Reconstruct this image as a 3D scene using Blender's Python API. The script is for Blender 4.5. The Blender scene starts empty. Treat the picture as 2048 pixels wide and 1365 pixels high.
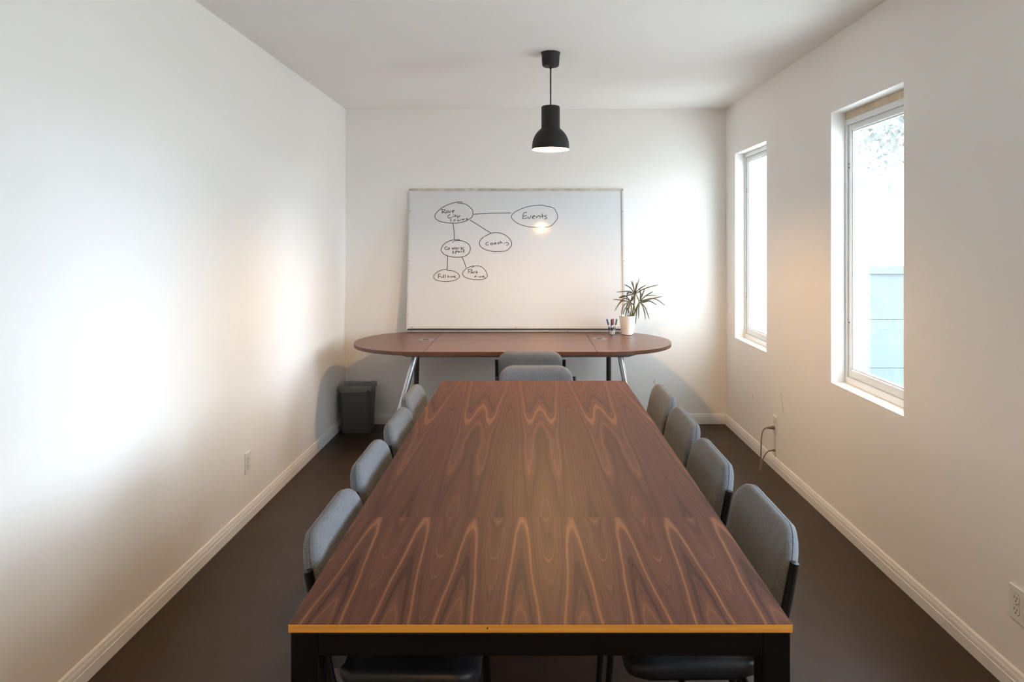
import bpy, bmesh, math, random
from mathutils import Vector, Matrix

random.seed(7)
scene = bpy.context.scene
col = scene.collection
R = math.radians
PI = math.pi

# ------------------------------------------------------------------ camera
cam_d = bpy.data.cameras.new('camera')
cam_d.lens = 24.0
cam_d.sensor_width = 36.0
cam_d.sensor_fit = 'HORIZONTAL'
cam_d.shift_x = -36.0 / 2048.0
cam_d.shift_y = -198.5 / 2048.0
cam_d.clip_start = 0.02
cam = bpy.data.objects.new('camera', cam_d)
cam.location = (0, 0, 1.52)
cam.rotation_euler = (R(90), 0, 0)
col.objects.link(cam)
scene.camera = cam

# ------------------------------------------------------------------ world, sun, exposure
world = bpy.data.worlds.new('overcast_sky')
scene.world = world
world.use_nodes = True
bg = world.node_tree.nodes['Background']
bg.inputs['Color'].default_value = (0.75, 0.885, 1.0, 1)
bg.inputs['Strength'].default_value = 11.3

sun_d = bpy.data.lights.new('hazy_sun', 'SUN')
sun_d.energy = 1.9
sun_d.angle = R(15)
sun_d.color = (0.62, 0.77, 1.0)
sun = bpy.data.objects.new('hazy_sun', sun_d)
_az, _el = R(-18.5), R(8)
sun_dir = Vector((-math.cos(_az) * math.cos(_el), -math.sin(_az) * math.cos(_el), -math.sin(_el)))
sun.rotation_euler = sun_dir.to_track_quat('-Z', 'Y').to_euler()
sun.location = (8, 0, 4)
col.objects.link(sun)

vs = scene.view_settings
vs.view_transform = 'Standard'
vs.look = 'None'
vs.exposure = 0.11
vs.gamma = 1.0
vs.use_curve_mapping = False

LAMP_W = (74.0, 62.0)
LAMP_COL = (1.0, 0.58, 0.23)

scene.cycles.max_bounces = 9
scene.cycles.use_adaptive_sampling = True
scene.cycles.adaptive_threshold = 0.02
scene.cycles.diffuse_bounces = 6
scene.cycles.glossy_bounces = 3
scene.cycles.caustics_reflective = False
scene.cycles.caustics_refractive = False

# room dimensions
XL, XR, YB, YF, ZC = -1.541, 1.637, 5.70, -2.3, 2.631
WT = 0.15
W1 = (2.991, 3.712)
W2 = (4.724, 5.450)
W3 = (0.800, 1.980)
WZ = (0.755, 2.222)


def portal(y0, y1):
    d = bpy.data.lights.new('window_portal', 'AREA')
    d.shape = 'RECTANGLE'
    d.size = (WZ[1] - WZ[0])
    d.size_y = (y1 - y0)
    d.cycles.is_portal = True
    o = bpy.data.objects.new('window_portal', d)
    o.location = (XR + 0.135, (y0 + y1) / 2, (WZ[0] + WZ[1]) / 2)
    o.rotation_euler = (0, R(90), 0)   # -Z of lamp points to -X
    col.objects.link(o)


portal(*W1)
portal(*W2)
portal(*W3)


# ------------------------------------------------------------------ materials
def new_mat(name):
    m = bpy.data.materials.new(name)
    m.use_nodes = True
    return m, m.node_tree, m.node_tree.nodes['Principled BSDF']


def L(nt, a, b):
    nt.links.new(a, b)


def mathn(nt, op, a, b=None, c=None, clamp=False):
    n = nt.nodes.new('ShaderNodeMath')
    n.operation = op
    n.use_clamp = clamp
    for i, v in enumerate((a, b, c)):
        if v is None:
            continue
        if isinstance(v, (int, float)):
            n.inputs[i].default_value = v
        else:
            L(nt, v, n.inputs[i])
    return n.outputs[0]


def simple(name, color, rough=0.5, metal=0.0, spec=0.5, noise=None, bump=None, coat=0.0, sheen=0.0):
    """noise=(scale, amount) colour mottling; bump=(scale, strength)"""
    m, nt, p = new_mat(name)
    p.inputs['Base Color'].default_value = (*color, 1)
    p.inputs['Roughness'].default_value = rough
    p.inputs['Metallic'].default_value = metal
    p.inputs['Specular IOR Level'].default_value = spec
    p.inputs['Coat Weight'].default_value = coat
    if sheen:
        p.inputs['Sheen Weight'].default_value = sheen
    tc = nt.nodes.new('ShaderNodeTexCoord')
    if noise:
        n = nt.nodes.new('ShaderNodeTexNoise')
        n.inputs['Scale'].default_value = noise[0]
        n.inputs['Detail'].default_value = 6
        L(nt, tc.outputs['Object'], n.inputs['Vector'])
        r = nt.nodes.new('ShaderNodeValToRGB')
        a = noise[1]
        r.color_ramp.elements[0].position = 0.3
        r.color_ramp.elements[1].position = 0.7
        r.color_ramp.elements[0].color = (*[max(0, c * (1 - a)) for c in color], 1)
        r.color_ramp.elements[1].color = (*[min(1, c * (1 + a)) for c in color], 1)
        L(nt, n.outputs['Fac'], r.inputs['Fac'])
        L(nt, r.outputs['Color'], p.inputs['Base Color'])
    if bump:
        n2 = nt.nodes.new('ShaderNodeTexNoise')
        n2.inputs['Scale'].default_value = bump[0]
        n2.inputs['Detail'].default_value = 4
        L(nt, tc.outputs['Object'], n2.inputs['Vector'])
        b = nt.nodes.new('ShaderNodeBump')
        b.inputs['Strength'].default_value = bump[1]
        b.inputs['Distance'].default_value = 0.002
        L(nt, n2.outputs['Fac'], b.inputs['Height'])
        L(nt, b.outputs['Normal'], p.inputs['Normal'])
    return m


M = {}
M['wall'] = simple('white_wall_paint', (0.90, 0.862, 0.818), 0.62, spec=0.3, noise=(1.3, 0.012), bump=(160, 0.10))
M['ceiling'] = simple('ceiling_paint', (0.89, 0.858, 0.82), 0.8, spec=0.2, noise=(1.5, 0.012), bump=(120, 0.10))
M['trim'] = simple('trim_paint', (0.85, 0.83, 0.80), 0.4, noise=(9, 0.02))
M['vinyl'] = simple('window_vinyl', (0.80, 0.80, 0.79), 0.35, noise=(8, 0.01))
M['raw_wood'] = simple('raw_pine', (0.66, 0.52, 0.36), 0.7, noise=(14, 0.12))
M['black_metal'] = simple('black_powder_coat', (0.006, 0.006, 0.007), 0.38, spec=0.35, noise=(30, 0.1))
M['table_metal'] = simple('table_black_steel', (0.0035, 0.0035, 0.004), 0.35, spec=0.25, noise=(20, 0.1))
M['chrome'] = simple('satin_chrome', (0.42, 0.43, 0.45), 0.30, metal=1.0, noise=(12, 0.04))
M['grey_metal'] = simple('grey_painted_steel', (0.20, 0.21, 0.22), 0.4, noise=(12, 0.05))
M['dark_leg'] = simple('dark_grey_steel', (0.055, 0.052, 0.052), 0.4, noise=(12, 0.05))
M['seat_vinyl'] = simple('black_seat_upholstery', (0.018, 0.020, 0.024), 0.42, noise=(60, 0.2), bump=(300, 0.2))
M['lamp_black'] = simple('lamp_dark_grey_metal', (0.0105, 0.010, 0.0095), 0.55, spec=0.4, noise=(20, 0.05))
M['lamp_white'] = simple('lamp_inner_white', (0.85, 0.83, 0.78), 0.5, noise=(20, 0.01))
M['bin'] = simple('bin_grey_plastic', (0.105, 0.105, 0.10), 0.5, noise=(25, 0.06), bump=(200, 0.1))
M['board'] = simple('whiteboard_enamel', (0.71, 0.70, 0.69), 0.10, spec=0.5, noise=(2.0, 0.01))
M['board_frame'] = simple('board_frame_aluminium', (0.66, 0.64, 0.60), 0.45, metal=0.2, noise=(9, 0.06))
M['board_top'] = simple('board_worn_top_rail', (0.60, 0.54, 0.45), 0.5, metal=0.1, noise=(14, 0.28))
M['board_tray'] = simple('board_tray_grey', (0.36, 0.36, 0.37), 0.4, metal=0.4, noise=(12, 0.08))
M['dark_gap'] = simple('dark_fill', (0.03, 0.025, 0.025), 0.6, noise=(20, 0.1))
M['ink'] = simple('black_marker_ink', (0.03, 0.03, 0.032), 0.5, noise=(60, 0.3))
M['screw'] = simple('dark_screw', (0.03, 0.03, 0.03), 0.4, metal=0.6, noise=(30, 0.1))
M['plate'] = simple('outlet_plastic', (0.82, 0.80, 0.76), 0.35, noise=(20, 0.01))
M['slot'] = simple('outlet_slot', (0.05, 0.045, 0.04), 0.6, noise=(20, 0.05))
M['cord'] = simple('grey_brown_cable', (0.20, 0.16, 0.125), 0.5, noise=(40, 0.1))
M['pot'] = simple('white_ceramic', (0.80, 0.77, 0.73), 0.3, noise=(12, 0.015))
M['soil'] = simple('potting_soil', (0.05, 0.035, 0.025), 0.9, noise=(80, 0.5), bump=(120, 1.0))
M['leaf'] = simple('dracaena_leaf', (0.060, 0.066, 0.022), 0.45, noise=(18, 0.35))
M['leaf_red'] = simple('dracaena_leaf_red_edge', (0.105, 0.058, 0.026), 0.45, noise=(18, 0.35))
M['stem'] = simple('dracaena_stem', (0.13, 0.12, 0.045), 0.6, noise=(40, 0.3))
M['marker_white'] = simple('marker_barrel', (0.75, 0.74, 0.72), 0.35, noise=(30, 0.02))
M['cap_blue'] = simple('cap_blue', (0.02, 0.045, 0.20), 0.35, noise=(30, 0.05))
M['cap_red'] = simple('cap_red', (0.45, 0.02, 0.05), 0.35, noise=(30, 0.05))
M['cap_maroon'] = simple('cap_maroon', (0.045, 0.008, 0.012), 0.35, noise=(30, 0.05))
M['cap_green'] = simple('cap_green', (0.01, 0.12, 0.06), 0.35, noise=(30, 0.05))
M['scuff'] = simple('grey_scuff', (0.28, 0.25, 0.22), 0.8, noise=(50, 0.2))
M['fence'] = simple('teal_grey_fence_board', (0.100, 0.118, 0.122), 0.8, noise=(3, 0.12))
M['concrete'] = simple('pale_gravel', (0.80, 0.78, 0.75), 0.9, noise=(2, 0.1))
M['foliage'] = simple('tree_foliage', (0.15, 0.155, 0.145), 0.7, noise=(4, 0.3))
M['bark'] = simple('tree_bark', (0.17, 0.16, 0.15), 0.9, noise=(12, 0.3))
M['screw_light'] = simple('light_screw', (0.5, 0.48, 0.45), 0.4, metal=0.5, noise=(30, 0.05))


def mat_floor():
    m, nt, p = new_mat('stained_concrete_floor')
    tc = nt.nodes.new('ShaderNodeTexCoord')
    n = nt.nodes.new('ShaderNodeTexNoise')
    n.inputs['Scale'].default_value = 1.6
    n.inputs['Detail'].default_value = 9
    n.inputs['Roughness'].default_value = 0.62
    L(nt, tc.outputs['Object'], n.inputs['Vector'])
    r = nt.nodes.new('ShaderNodeValToRGB')
    e = r.color_ramp.elements
    e[0].position = 0.30
    e[0].color = (0.027, 0.0128, 0.0058, 1)
    e[1].position = 0.72
    e[1].color = (0.055, 0.0285, 0.0145, 1)
    L(nt, n.outputs['Fac'], r.inputs['Fac'])
    n2 = nt.nodes.new('ShaderNodeTexNoise')
    n2.inputs['Scale'].default_value = 170
    n2.inputs['Detail'].default_value = 2
    L(nt, tc.outputs['Object'], n2.inputs['Vector'])
    sp = nt.nodes.new('ShaderNodeValToRGB')
    sp.color_ramp.elements[0].position = 0.58
    sp.color_ramp.elements[0].color = (0, 0, 0, 1)
    sp.color_ramp.elements[1].position = 0.78
    sp.color_ramp.elements[1].color = (1, 1, 1, 1)
    L(nt, n2.outputs['Fac'], sp.inputs['Fac'])
    mx = nt.nodes.new('ShaderNodeMix')
    mx.data_type = 'RGBA'
    L(nt, mathn(nt, 'MULTIPLY', sp.outputs['Color'], 0.35), mx.inputs[0])
    L(nt, r.outputs['Color'], mx.inputs[6])
    mx.inputs[7].default_value = (0.11, 0.08, 0.06, 1)
    L(nt, mx.outputs[2], p.inputs['Base Color'])
    n3 = nt.nodes.new('ShaderNodeTexNoise')
    n3.inputs['Scale'].default_value = 5
    n3.inputs['Detail'].default_value = 5
    L(nt, tc.outputs['Object'], n3.inputs['Vector'])
    rr = nt.nodes.new('ShaderNodeMapRange')
    rr.inputs[3].default_value = 0.34
    rr.inputs[4].default_value = 0.50
    L(nt, n3.outputs['Fac'], rr.inputs[0])
    L(nt, rr.outputs[0], p.inputs['Roughness'])
    p.inputs['Specular IOR Level'].default_value = 0.28
    b = nt.nodes.new('ShaderNodeBump')
    b.inputs['Strength'].default_value = 0.12
    b.inputs['Distance'].default_value = 0.002
    L(nt, n2.outputs['Fac'], b.inputs['Height'])
    L(nt, b.outputs['Normal'], p.inputs['Normal'])
    return m


M['floor'] = mat_floor()


def mat_walnut():
    """Book-matched walnut veneer: cathedral figures repeated across the width, mirrored leaf by leaf."""
    m, nt, p = new_mat('walnut_veneer')
    tc = nt.nodes.new('ShaderNodeTexCoord')
    sx = nt.nodes.new('ShaderNodeSeparateXYZ')
    L(nt, tc.outputs['Object'], sx.inputs[0])
    u = mathn(nt, 'SUBTRACT', sx.outputs[0], 0.024)
    v = sx.outputs[1]
    per = 0.264
    # mirrored leaf coordinate
    um = mathn(nt, 'PINGPONG', mathn(nt, 'ADD', u, per * 4), per / 2)
    cmb = nt.nodes.new('ShaderNodeCombineXYZ')
    L(nt, um, cmb.inputs[0])
    L(nt, v, cmb.inputs[1])
    # slow distortion, equal in every leaf
    mp = nt.nodes.new('ShaderNodeMapping')
    mp.inputs['Scale'].default_value = (11, 2.2, 1)
    L(nt, cmb.outputs[0], mp.inputs[0])
    nd = nt.nodes.new('ShaderNodeTexNoise')
    nd.inputs['Scale'].default_value = 1.0
    nd.inputs['Detail'].default_value = 3
    nd.inputs['Roughness'].default_value = 0.5
    L(nt, mp.outputs[0], nd.inputs['Vector'])
    warp = mathn(nt, 'MULTIPLY', mathn(nt, 'SUBTRACT', nd.outputs['Fac'], 0.5), 0.42)
    # a little unmirrored distortion
    mp2 = nt.nodes.new('ShaderNodeMapping')
    mp2.inputs['Scale'].default_value = (9, 2.5, 1)
    L(nt, tc.outputs['Object'], mp2.inputs[0])
    nd2 = nt.nodes.new('ShaderNodeTexNoise')
    nd2.inputs['Scale'].default_value = 1.0
    nd2.inputs['Detail'].default_value = 4
    L(nt, mp2.outputs[0], nd2.inputs['Vector'])
    warp = mathn(nt, 'ADD', warp, mathn(nt, 'MULTIPLY', mathn(nt, 'SUBTRACT', nd2.outputs['Fac'], 0.5), 0.16))
    c1 = mathn(nt, 'COSINE', mathn(nt, 'MULTIPLY', um, 2 * PI / per))
    c2 = mathn(nt, 'COSINE', mathn(nt, 'MULTIPLY', um, 4 * PI / per))
    # two lengths of veneer meet end to end: M-shaped figure in the far length, tall cathedrals in the near one
    h = mathn(nt, 'ADD', mathn(nt, 'MULTIPLY', v, 0.35), mathn(nt, 'MULTIPLY', mathn(nt, 'MAXIMUM', v, 0.2), 0.65))
    F2 = mathn(nt, 'ADD', h, mathn(nt, 'ADD', mathn(nt, 'MULTIPLY', c1, 0.60), mathn(nt, 'MULTIPLY', c2, -0.38)))
    F1 = mathn(nt, 'ADD', mathn(nt, 'MULTIPLY', v, 1.15), mathn(nt, 'ADD', mathn(nt, 'MULTIPLY', c2, 0.42), 3.37))
    # fine fibres and pores along the grain
    mp3 = nt.nodes.new('ShaderNodeMapping')
    mp3.inputs['Scale'].default_value = (260, 5, 1)
    L(nt, cmb.outputs[0], mp3.inputs[0])
    fib = nt.nodes.new('ShaderNodeTexNoise')
    fib.inputs['Scale'].default_value = 1.0
    fib.inputs['Detail'].default_value = 3
    L(nt, mp3.outputs[0], fib.inputs['Vector'])

    def veneer(F, band, bw, off, amp):
        F = mathn(nt, 'ADD', F, warp)
        rings = nt.nodes.new('ShaderNodeTexNoise')
        rings.noise_dimensions = '1D'
        rings.inputs['Scale'].default_value = 3.8
        rings.inputs['Detail'].default_value = 6
        rings.inputs['Roughness'].default_value = 0.68
        L(nt, mathn(nt, 'ADD', F, off), rings.inputs['W'])
        val = mathn(nt, 'ADD', rings.outputs['Fac'], mathn(nt, 'MULTIPLY', mathn(nt, 'SUBTRACT', fib.outputs['Fac'], 0.5), 0.26))
        bd = nt.nodes.new('ShaderNodeMapRange')
        bd.interpolation_type = 'SMOOTHSTEP'
        bd.inputs[1].default_value = 0.0
        bd.inputs[2].default_value = bw
        bd.inputs[3].default_value = amp
        bd.inputs[4].default_value = 0.0
        L(nt, mathn(nt, 'ABSOLUTE', mathn(nt, 'SUBTRACT', F, band)), bd.inputs[0])
        val = mathn(nt, 'ADD', val, bd.outputs[0])
        # thin pale figure lines along some rings
        ln = mathn(nt, 'ABSOLUTE', mathn(nt, 'SUBTRACT', mathn(nt, 'FRACT', mathn(nt, 'MULTIPLY', F, 3.1)), 0.5))
        lnm = nt.nodes.new('ShaderNodeMapRange')
        lnm.inputs[1].default_value = 0.0
        lnm.inputs[2].default_value = 0.04
        lnm.inputs[3].default_value = 0.11
        lnm.inputs[4].default_value = 0.0
        L(nt, ln, lnm.inputs[0])
        return mathn(nt, 'ADD', val, lnm.outputs[0])

    jt = nt.nodes.new('ShaderNodeMapRange')
    jt.inputs[1].default_value = -0.668
    jt.inputs[2].default_value = -0.662
    L(nt, v, jt.inputs[0])
    jt = jt.outputs[0]
    val = mathn(nt, 'ADD', mathn(nt, 'MULTIPLY', veneer(F2, 0.69, 0.10, 20.3, 0.15), jt),
                mathn(nt, 'MULTIPLY', veneer(F1, 2.12, 0.12, 5.1, 0.12), mathn(nt, 'SUBTRACT', 1.0, jt)))
    ramp = nt.nodes.new('ShaderNodeValToRGB')
    ramp.color_ramp.elements.remove(ramp.color_ramp.elements[1])
    stops = [(0.27, (0.036, 0.0122, 0.0088)), (0.40, (0.065, 0.0225, 0.0142)), (0.50, (0.090, 0.0322, 0.0185)),
             (0.60, (0.112, 0.0412, 0.0220)), (0.69, (0.176, 0.069, 0.032)), (0.82, (0.220, 0.090, 0.040))]
    ramp.color_ramp.elements[0].position = stops[0][0]
    ramp.color_ramp.elements[0].color = (*stops[0][1], 1)
    for pos, c in stops[1:]:
        el = ramp.color_ramp.elements.new(pos)
        el.color = (*c, 1)
    L(nt, val, ramp.inputs['Fac'])
    L(nt, ramp.outputs['Color'], p.inputs['Base Color'])
    p.inputs['Roughness'].default_value = 0.48
    p.inputs['Specular IOR Level'].default_value = 0.13
    b = nt.nodes.new('ShaderNodeBump')
    b.inputs['Strength'].default_value = 0.06
    b.inputs['Distance'].default_value = 0.001
    L(nt, fib.outputs['Fac'], b.inputs['Height'])
    L(nt, b.outputs['Normal'], p.inputs['Normal'])
    return m


M['walnut'] = mat_walnut()


def mat_plain_wood(name, dark, light, rough, axis=0, scale=6):
    m, nt, p = new_mat(name)
    tc = nt.nodes.new('ShaderNodeTexCoord')
    mp = nt.nodes.new('ShaderNodeMapping')
    s = [scale * 12] * 3
    s[axis] = scale * 0.35
    mp.inputs['Scale'].default_value = s
    L(nt, tc.outputs['Object'], mp.inputs[0])
    n = nt.nodes.new('ShaderNodeTexNoise')
    n.inputs['Scale'].default_value = 1
    n.inputs['Detail'].default_value = 5
    L(nt, mp.outputs[0], n.inputs['Vector'])
    r = nt.nodes.new('ShaderNodeValToRGB')
    r.color_ramp.elements[0].position = 0.3
    r.color_ramp.elements[0].color = (*dark, 1)
    r.color_ramp.elements[1].position = 0.7
    r.color_ramp.elements[1].color = (*light, 1)
    L(nt, n.outputs['Fac'], r.inputs['Fac'])
    L(nt, r.outputs['Color'], p.inputs['Base Color'])
    p.inputs['Roughness'].default_value = rough
    return m


M['edge_wood'] = mat_plain_wood('plywood_edge', (0.60, 0.28, 0.052), (0.80, 0.42, 0.085), 0.45, 0, 10)
M['cherry'] = mat_plain_wood('cherry_laminate', (0.135, 0.058, 0.034), (0.185, 0.080, 0.046), 0.33, 0, 3)
M['cherry_edge'] = mat_plain_wood('cherry_edge_band', (0.085, 0.034, 0.018), (0.12, 0.05, 0.026), 0.4, 0, 3)


def mat_fabric():
    m, nt, p = new_mat('heather_grey_fabric')
    tc = nt.nodes.new('ShaderNodeTexCoord')
    n = nt.nodes.new('ShaderNodeTexNoise')
    n.inputs['Scale'].default_value = 420
    n.inputs['Detail'].default_value = 3
    L(nt, tc.outputs['Object'], n.inputs['Vector'])
    n2 = nt.nodes.new('ShaderNodeTexNoise')
    n2.inputs['Scale'].default_value = 30
    n2.inputs['Detail'].default_value = 4
    L(nt, tc.outputs['Object'], n2.inputs['Vector'])
    f = mathn(nt, 'ADD', mathn(nt, 'MULTIPLY', n.outputs['Fac'], 0.85), mathn(nt, 'MULTIPLY', n2.outputs['Fac'], 0.15))
    r = nt.nodes.new('ShaderNodeValToRGB')
    r.color_ramp.elements[0].position = 0.36
    r.color_ramp.elements[0].color = (0.098, 0.104, 0.114, 1)
    r.color_ramp.elements[1].position = 0.66
    r.color_ramp.elements[1].color = (0.195, 0.207, 0.228, 1)
    L(nt, f, r.inputs['Fac'])
    L(nt, r.outputs['Color'], p.inputs['Base Color'])
    p.inputs['Roughness'].default_value = 0.9
    p.inputs['Specular IOR Level'].default_value = 0.2
    p.inputs['Sheen Weight'].default_value = 0.08
    p.inputs['Sheen Roughness'].default_value = 0.4
    b = nt.nodes.new('ShaderNodeBump')
    b.inputs['Strength'].default_value = 0.35
    b.inputs['Distance'].default_value = 0.001
    L(nt, n.outputs['Fac'], b.inputs['Height'])
    L(nt, b.outputs['Normal'], p.inputs['Normal'])
    return m


M['fabric'] = mat_fabric()


def mat_glass(name, tint=(1, 1, 1), refl=1.0):
    """thin pane: transparent with a Fresnel reflection, so daylight passes straight through"""
    m = bpy.data.materials.new(name)
    m.use_nodes = True
    nt = m.node_tree
    nt.nodes.remove(nt.nodes['Principled BSDF'])
    out = nt.nodes['Material Output']
    t = nt.nodes.new('ShaderNodeBsdfTransparent')
    t.inputs[0].default_value = (*tint, 1)
    g = nt.nodes.new('ShaderNodeBsdfGlossy')
    g.inputs['Roughness'].default_value = 0.02
    lw = nt.nodes.new('ShaderNodeLayerWeight')
    lw.inputs['Blend'].default_value = 0.5
    sch = mathn(nt, 'ADD', mathn(nt, 'MULTIPLY', mathn(nt, 'POWER', lw.outputs['Facing'], 5.0), 0.96), 0.04)
    mx = nt.nodes.new('ShaderNodeMixShader')
    L(nt, mathn(nt, 'MULTIPLY', sch, refl, clamp=True), mx.inputs[0])
    L(nt, t.outputs[0], mx.inputs[1])
    L(nt, g.outputs[0], mx.inputs[2])
    L(nt, mx.outputs[0], out.inputs[0])
    return m


M['glass'] = mat_glass('window_glass', (0.97, 0.99, 0.99), 1.0)
M['cup_glass'] = mat_glass('clear_cup', (0.93, 0.94, 0.94), 1.6)


def mat_liner():
    m, nt, p = new_mat('bin_liner_film')
    p.inputs['Base Color'].default_value = (0.36, 0.35, 0.33, 1)
    p.inputs['Roughness'].default_value = 0.35
    p.inputs['Alpha'].default_value = 0.55
    tc = nt.nodes.new('ShaderNodeTexCoord')
    n = nt.nodes.new('ShaderNodeTexNoise')
    n.inputs['Scale'].default_value = 45
    L(nt, tc.outputs['Object'], n.inputs['Vector'])
    b = nt.nodes.new('ShaderNodeBump')
    b.inputs['Strength'].default_value = 0.6
    b.inputs['Distance'].default_value = 0.004
    L(nt, n.outputs['Fac'], b.inputs['Height'])
    L(nt, b.outputs['Normal'], p.inputs['Normal'])
    return m


M['liner'] = mat_liner()


def mat_emit(name, color, strength):
    m, nt, p = new_mat(name)
    p.inputs['Base Color'].default_value = (0.9, 0.85, 0.75, 1)
    p.inputs['Emission Color'].default_value = (*color, 1)
    p.inputs['Emission Strength'].default_value = strength
    return m


M['bulb'] = mat_emit('lit_bulb', (1.0, 0.78, 0.52), 40.0)


# ------------------------------------------------------------------ mesh helpers
class MB:
    def __init__(s):
        s.v, s.f, s.mi = [], [], []

    def add(s, verts, faces, mi=0):
        o = len(s.v)
        s.v += [tuple(x) for x in verts]
        s.f += [tuple(i + o for i in f) for f in faces]
        s.mi += [mi] * len(faces)
        return s

    def box(s, x0, x1, y0, y1, z0, z1, mi=0):
        v = [(x0, y0, z0), (x1, y0, z0), (x1, y1, z0), (x0, y1, z0), (x0, y0, z1), (x1, y0, z1), (x1, y1, z1), (x0, y1, z1)]
        f = [(3, 2, 1, 0), (4, 5, 6, 7), (0, 1, 5, 4), (1, 2, 6, 5), (2, 3, 7, 6), (3, 0, 4, 7)]
        return s.add(v, f, mi)

    def tube(s, path, r, seg=12, cap=True, mi=0):
        P = [Vector(p) for p in path]
        n = len(P)
        rad = r if isinstance(r, (list, tuple)) else [r] * n
        T = []
        for i in range(n):
            a = P[max(0, i - 1)]
            b = P[min(n - 1, i + 1)]
            T.append((b - a).normalized())
        up = Vector((0, 0, 1)) if abs(T[0].z) < 0.9 else Vector((1, 0, 0))
        nrm = (up - T[0] * up.dot(T[0])).normalized()
        V, Fc = [], []
        for i in range(n):
            if i:
                nrm = (nrm - T[i] * nrm.dot(T[i])).normalized()
            bn = T[i].cross(nrm)
            for k in range(seg):
                a = 2 * PI * k / seg
                V.append(P[i] + (nrm * math.cos(a) + bn * math.sin(a)) * rad[i])
        for i in range(n - 1):
            for k in range(seg):
                k2 = (k + 1) % seg
                Fc.append((i * seg + k, i * seg + k2, (i + 1) * seg + k2, (i + 1) * seg + k))
        if cap:
            Fc.append(tuple(range(seg - 1, -1, -1)))
            Fc.append(tuple((n - 1) * seg + k for k in range(seg)))
        return s.add(V, Fc, mi)

    def lathe(s, prof, seg=48, c=(0, 0), mi=0):
        """prof: list of (r, z) -> closed strip of revolution"""
        V, Fc = [], []
        n = len(prof)
        for r, z in prof:
            for k in range(seg):
                a = 2 * PI * k / seg
                V.append((c[0] + r * math.cos(a), c[1] + r * math.sin(a), z))
        for i in range(n - 1):
            for k in range(seg):
                k2 = (k + 1) % seg
                Fc.append((i * seg + k, i * seg + k2, (i + 1) * seg + k2, (i + 1) * seg + k))
        return s.add(V, Fc, mi)

    def loft(s, rings, cap0=True, cap1=True, mi=0):
        """rings: equal-length closed loops of points"""
        V, Fc = [], []
        n = len(rings[0])
        for r in rings:
            V += [tuple(p) for p in r]
        for i in range(len(rings) - 1):
            for k in range(n):
                k2 = (k + 1) % n
                Fc.append((i * n + k, i * n + k2, (i + 1) * n + k2, (i + 1) * n + k))
        if cap0:
            Fc.append(tuple(range(n - 1, -1, -1)))
        if cap1:
            Fc.append(tuple((len(rings) - 1) * n + k for k in range(n)))
        return s.add(V, Fc, mi)

    def build(s, name, mats, parent=None, smooth=False, bevel=0.0, loc=None, fix=True):
        me = bpy.data.meshes.new(name)
        me.from_pydata(s.v, [], s.f)
        if not isinstance(mats, (list, tuple)):
            mats = [mats]
        for m in mats:
            me.materials.append(m)
        for p, i in zip(me.polygons, s.mi):
            p.material_index = i
        bm = bmesh.new()
        bm.from_mesh(me)
        if fix:
            bmesh.ops.recalc_face_normals(bm, faces=bm.faces)
        if bevel:
            es = [e for e in bm.edges if len(e.link_faces) == 2 and e.calc_face_angle(0) > 0.6]
            bmesh.ops.bevel(bm, geom=es, offset=bevel, segments=2, affect='EDGES', profile=0.6)
        bm.to_mesh(me)
        bm.free()
        if smooth:
            me.shade_smooth()
            me.set_sharp_from_angle(angle=R(40))
        o = bpy.data.objects.new(name, me)
        col.objects.link(o)
        if loc is not None:
            o.location = loc
        if parent is not None:
            o.parent = parent
        return o


def tag(o, label=None, cat=None, group=None, kind=None):
    if label:
        o['label'] = label
    if cat:
        o['category'] = cat
    if group:
        o['group'] = group
    if kind:
        o['kind'] = kind
    return o


def thing(name, label, cat, loc=(0, 0, 0), rz=0, group=None):
    o = bpy.data.objects.new(name, None)
    o.empty_display_size = 0.1
    o.location = loc
    o.rotation_euler = (0, 0, rz)
    col.objects.link(o)
    return tag(o, label, cat, group)


def copy_tree(o, parent=None):
    c = o.copy()
    col.objects.link(c)
    c.parent = parent
    for ch in list(o.children):
        copy_tree(ch, c)
    return c


def rrect(w, h, r, n=6):
    """rounded rectangle outline centred at 0, counter-clockwise (a, b) pairs"""
    pts = []
    for cx, cy, a0 in ((w / 2 - r, h / 2 - r, 0), (-w / 2 + r, h / 2 - r, 90), (-w / 2 + r, -h / 2 + r, 180), (w / 2 - r, -h / 2 + r, 270)):
        for k in range(n + 1):
            a = R(a0 + 90 * k / n)
            pts.append((cx + r * math.cos(a), cy + r * math.sin(a)))
    return pts


def catmull(pts, sub=5, closed=False):
    P = [Vector((*p, 0)) if len(p) == 2 else Vector(p) for p in pts]
    n = len(P)
    out = []
    for i in range(n - 1):
        p0, p1, p2, p3 = P[max(0, i - 1)], P[i], P[i + 1], P[min(n - 1, i + 2)]
        for k in range(sub):
            t = k / sub
            out.append(0.5 * ((2 * p1) + (p2 - p0) * t + (2 * p0 - 5 * p1 + 4 * p2 - p3) * t * t + (3 * p1 - p0 - 3 * p2 + p3) * t ** 3))
    out.append(P[-1])
    return out


# ------------------------------------------------------------------ the room shell
def struct(o):
    o['kind'] = 'structure'
    return o


struct(MB().box(XL - WT, XR + WT, YF - WT, YB + WT, -0.10, 0.0).build('floor', M['floor']))
struct(MB().box(XL - WT, XR + WT, YF - WT, YB + WT, ZC, ZC + 0.15).build('ceiling', M['ceiling']))
struct(MB().box(XL - WT, XL, YF - WT, YB + WT, 0, ZC).build('wall_left', M['wall']))
wall_back = struct(MB().box(XL, XR, YB, YB + WT, 0, ZC).build('wall_back', M['wall']))
struct(MB().box(XL, XR, YF - WT, YF, 0, ZC).build('wall_front', M['wall']))


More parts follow.
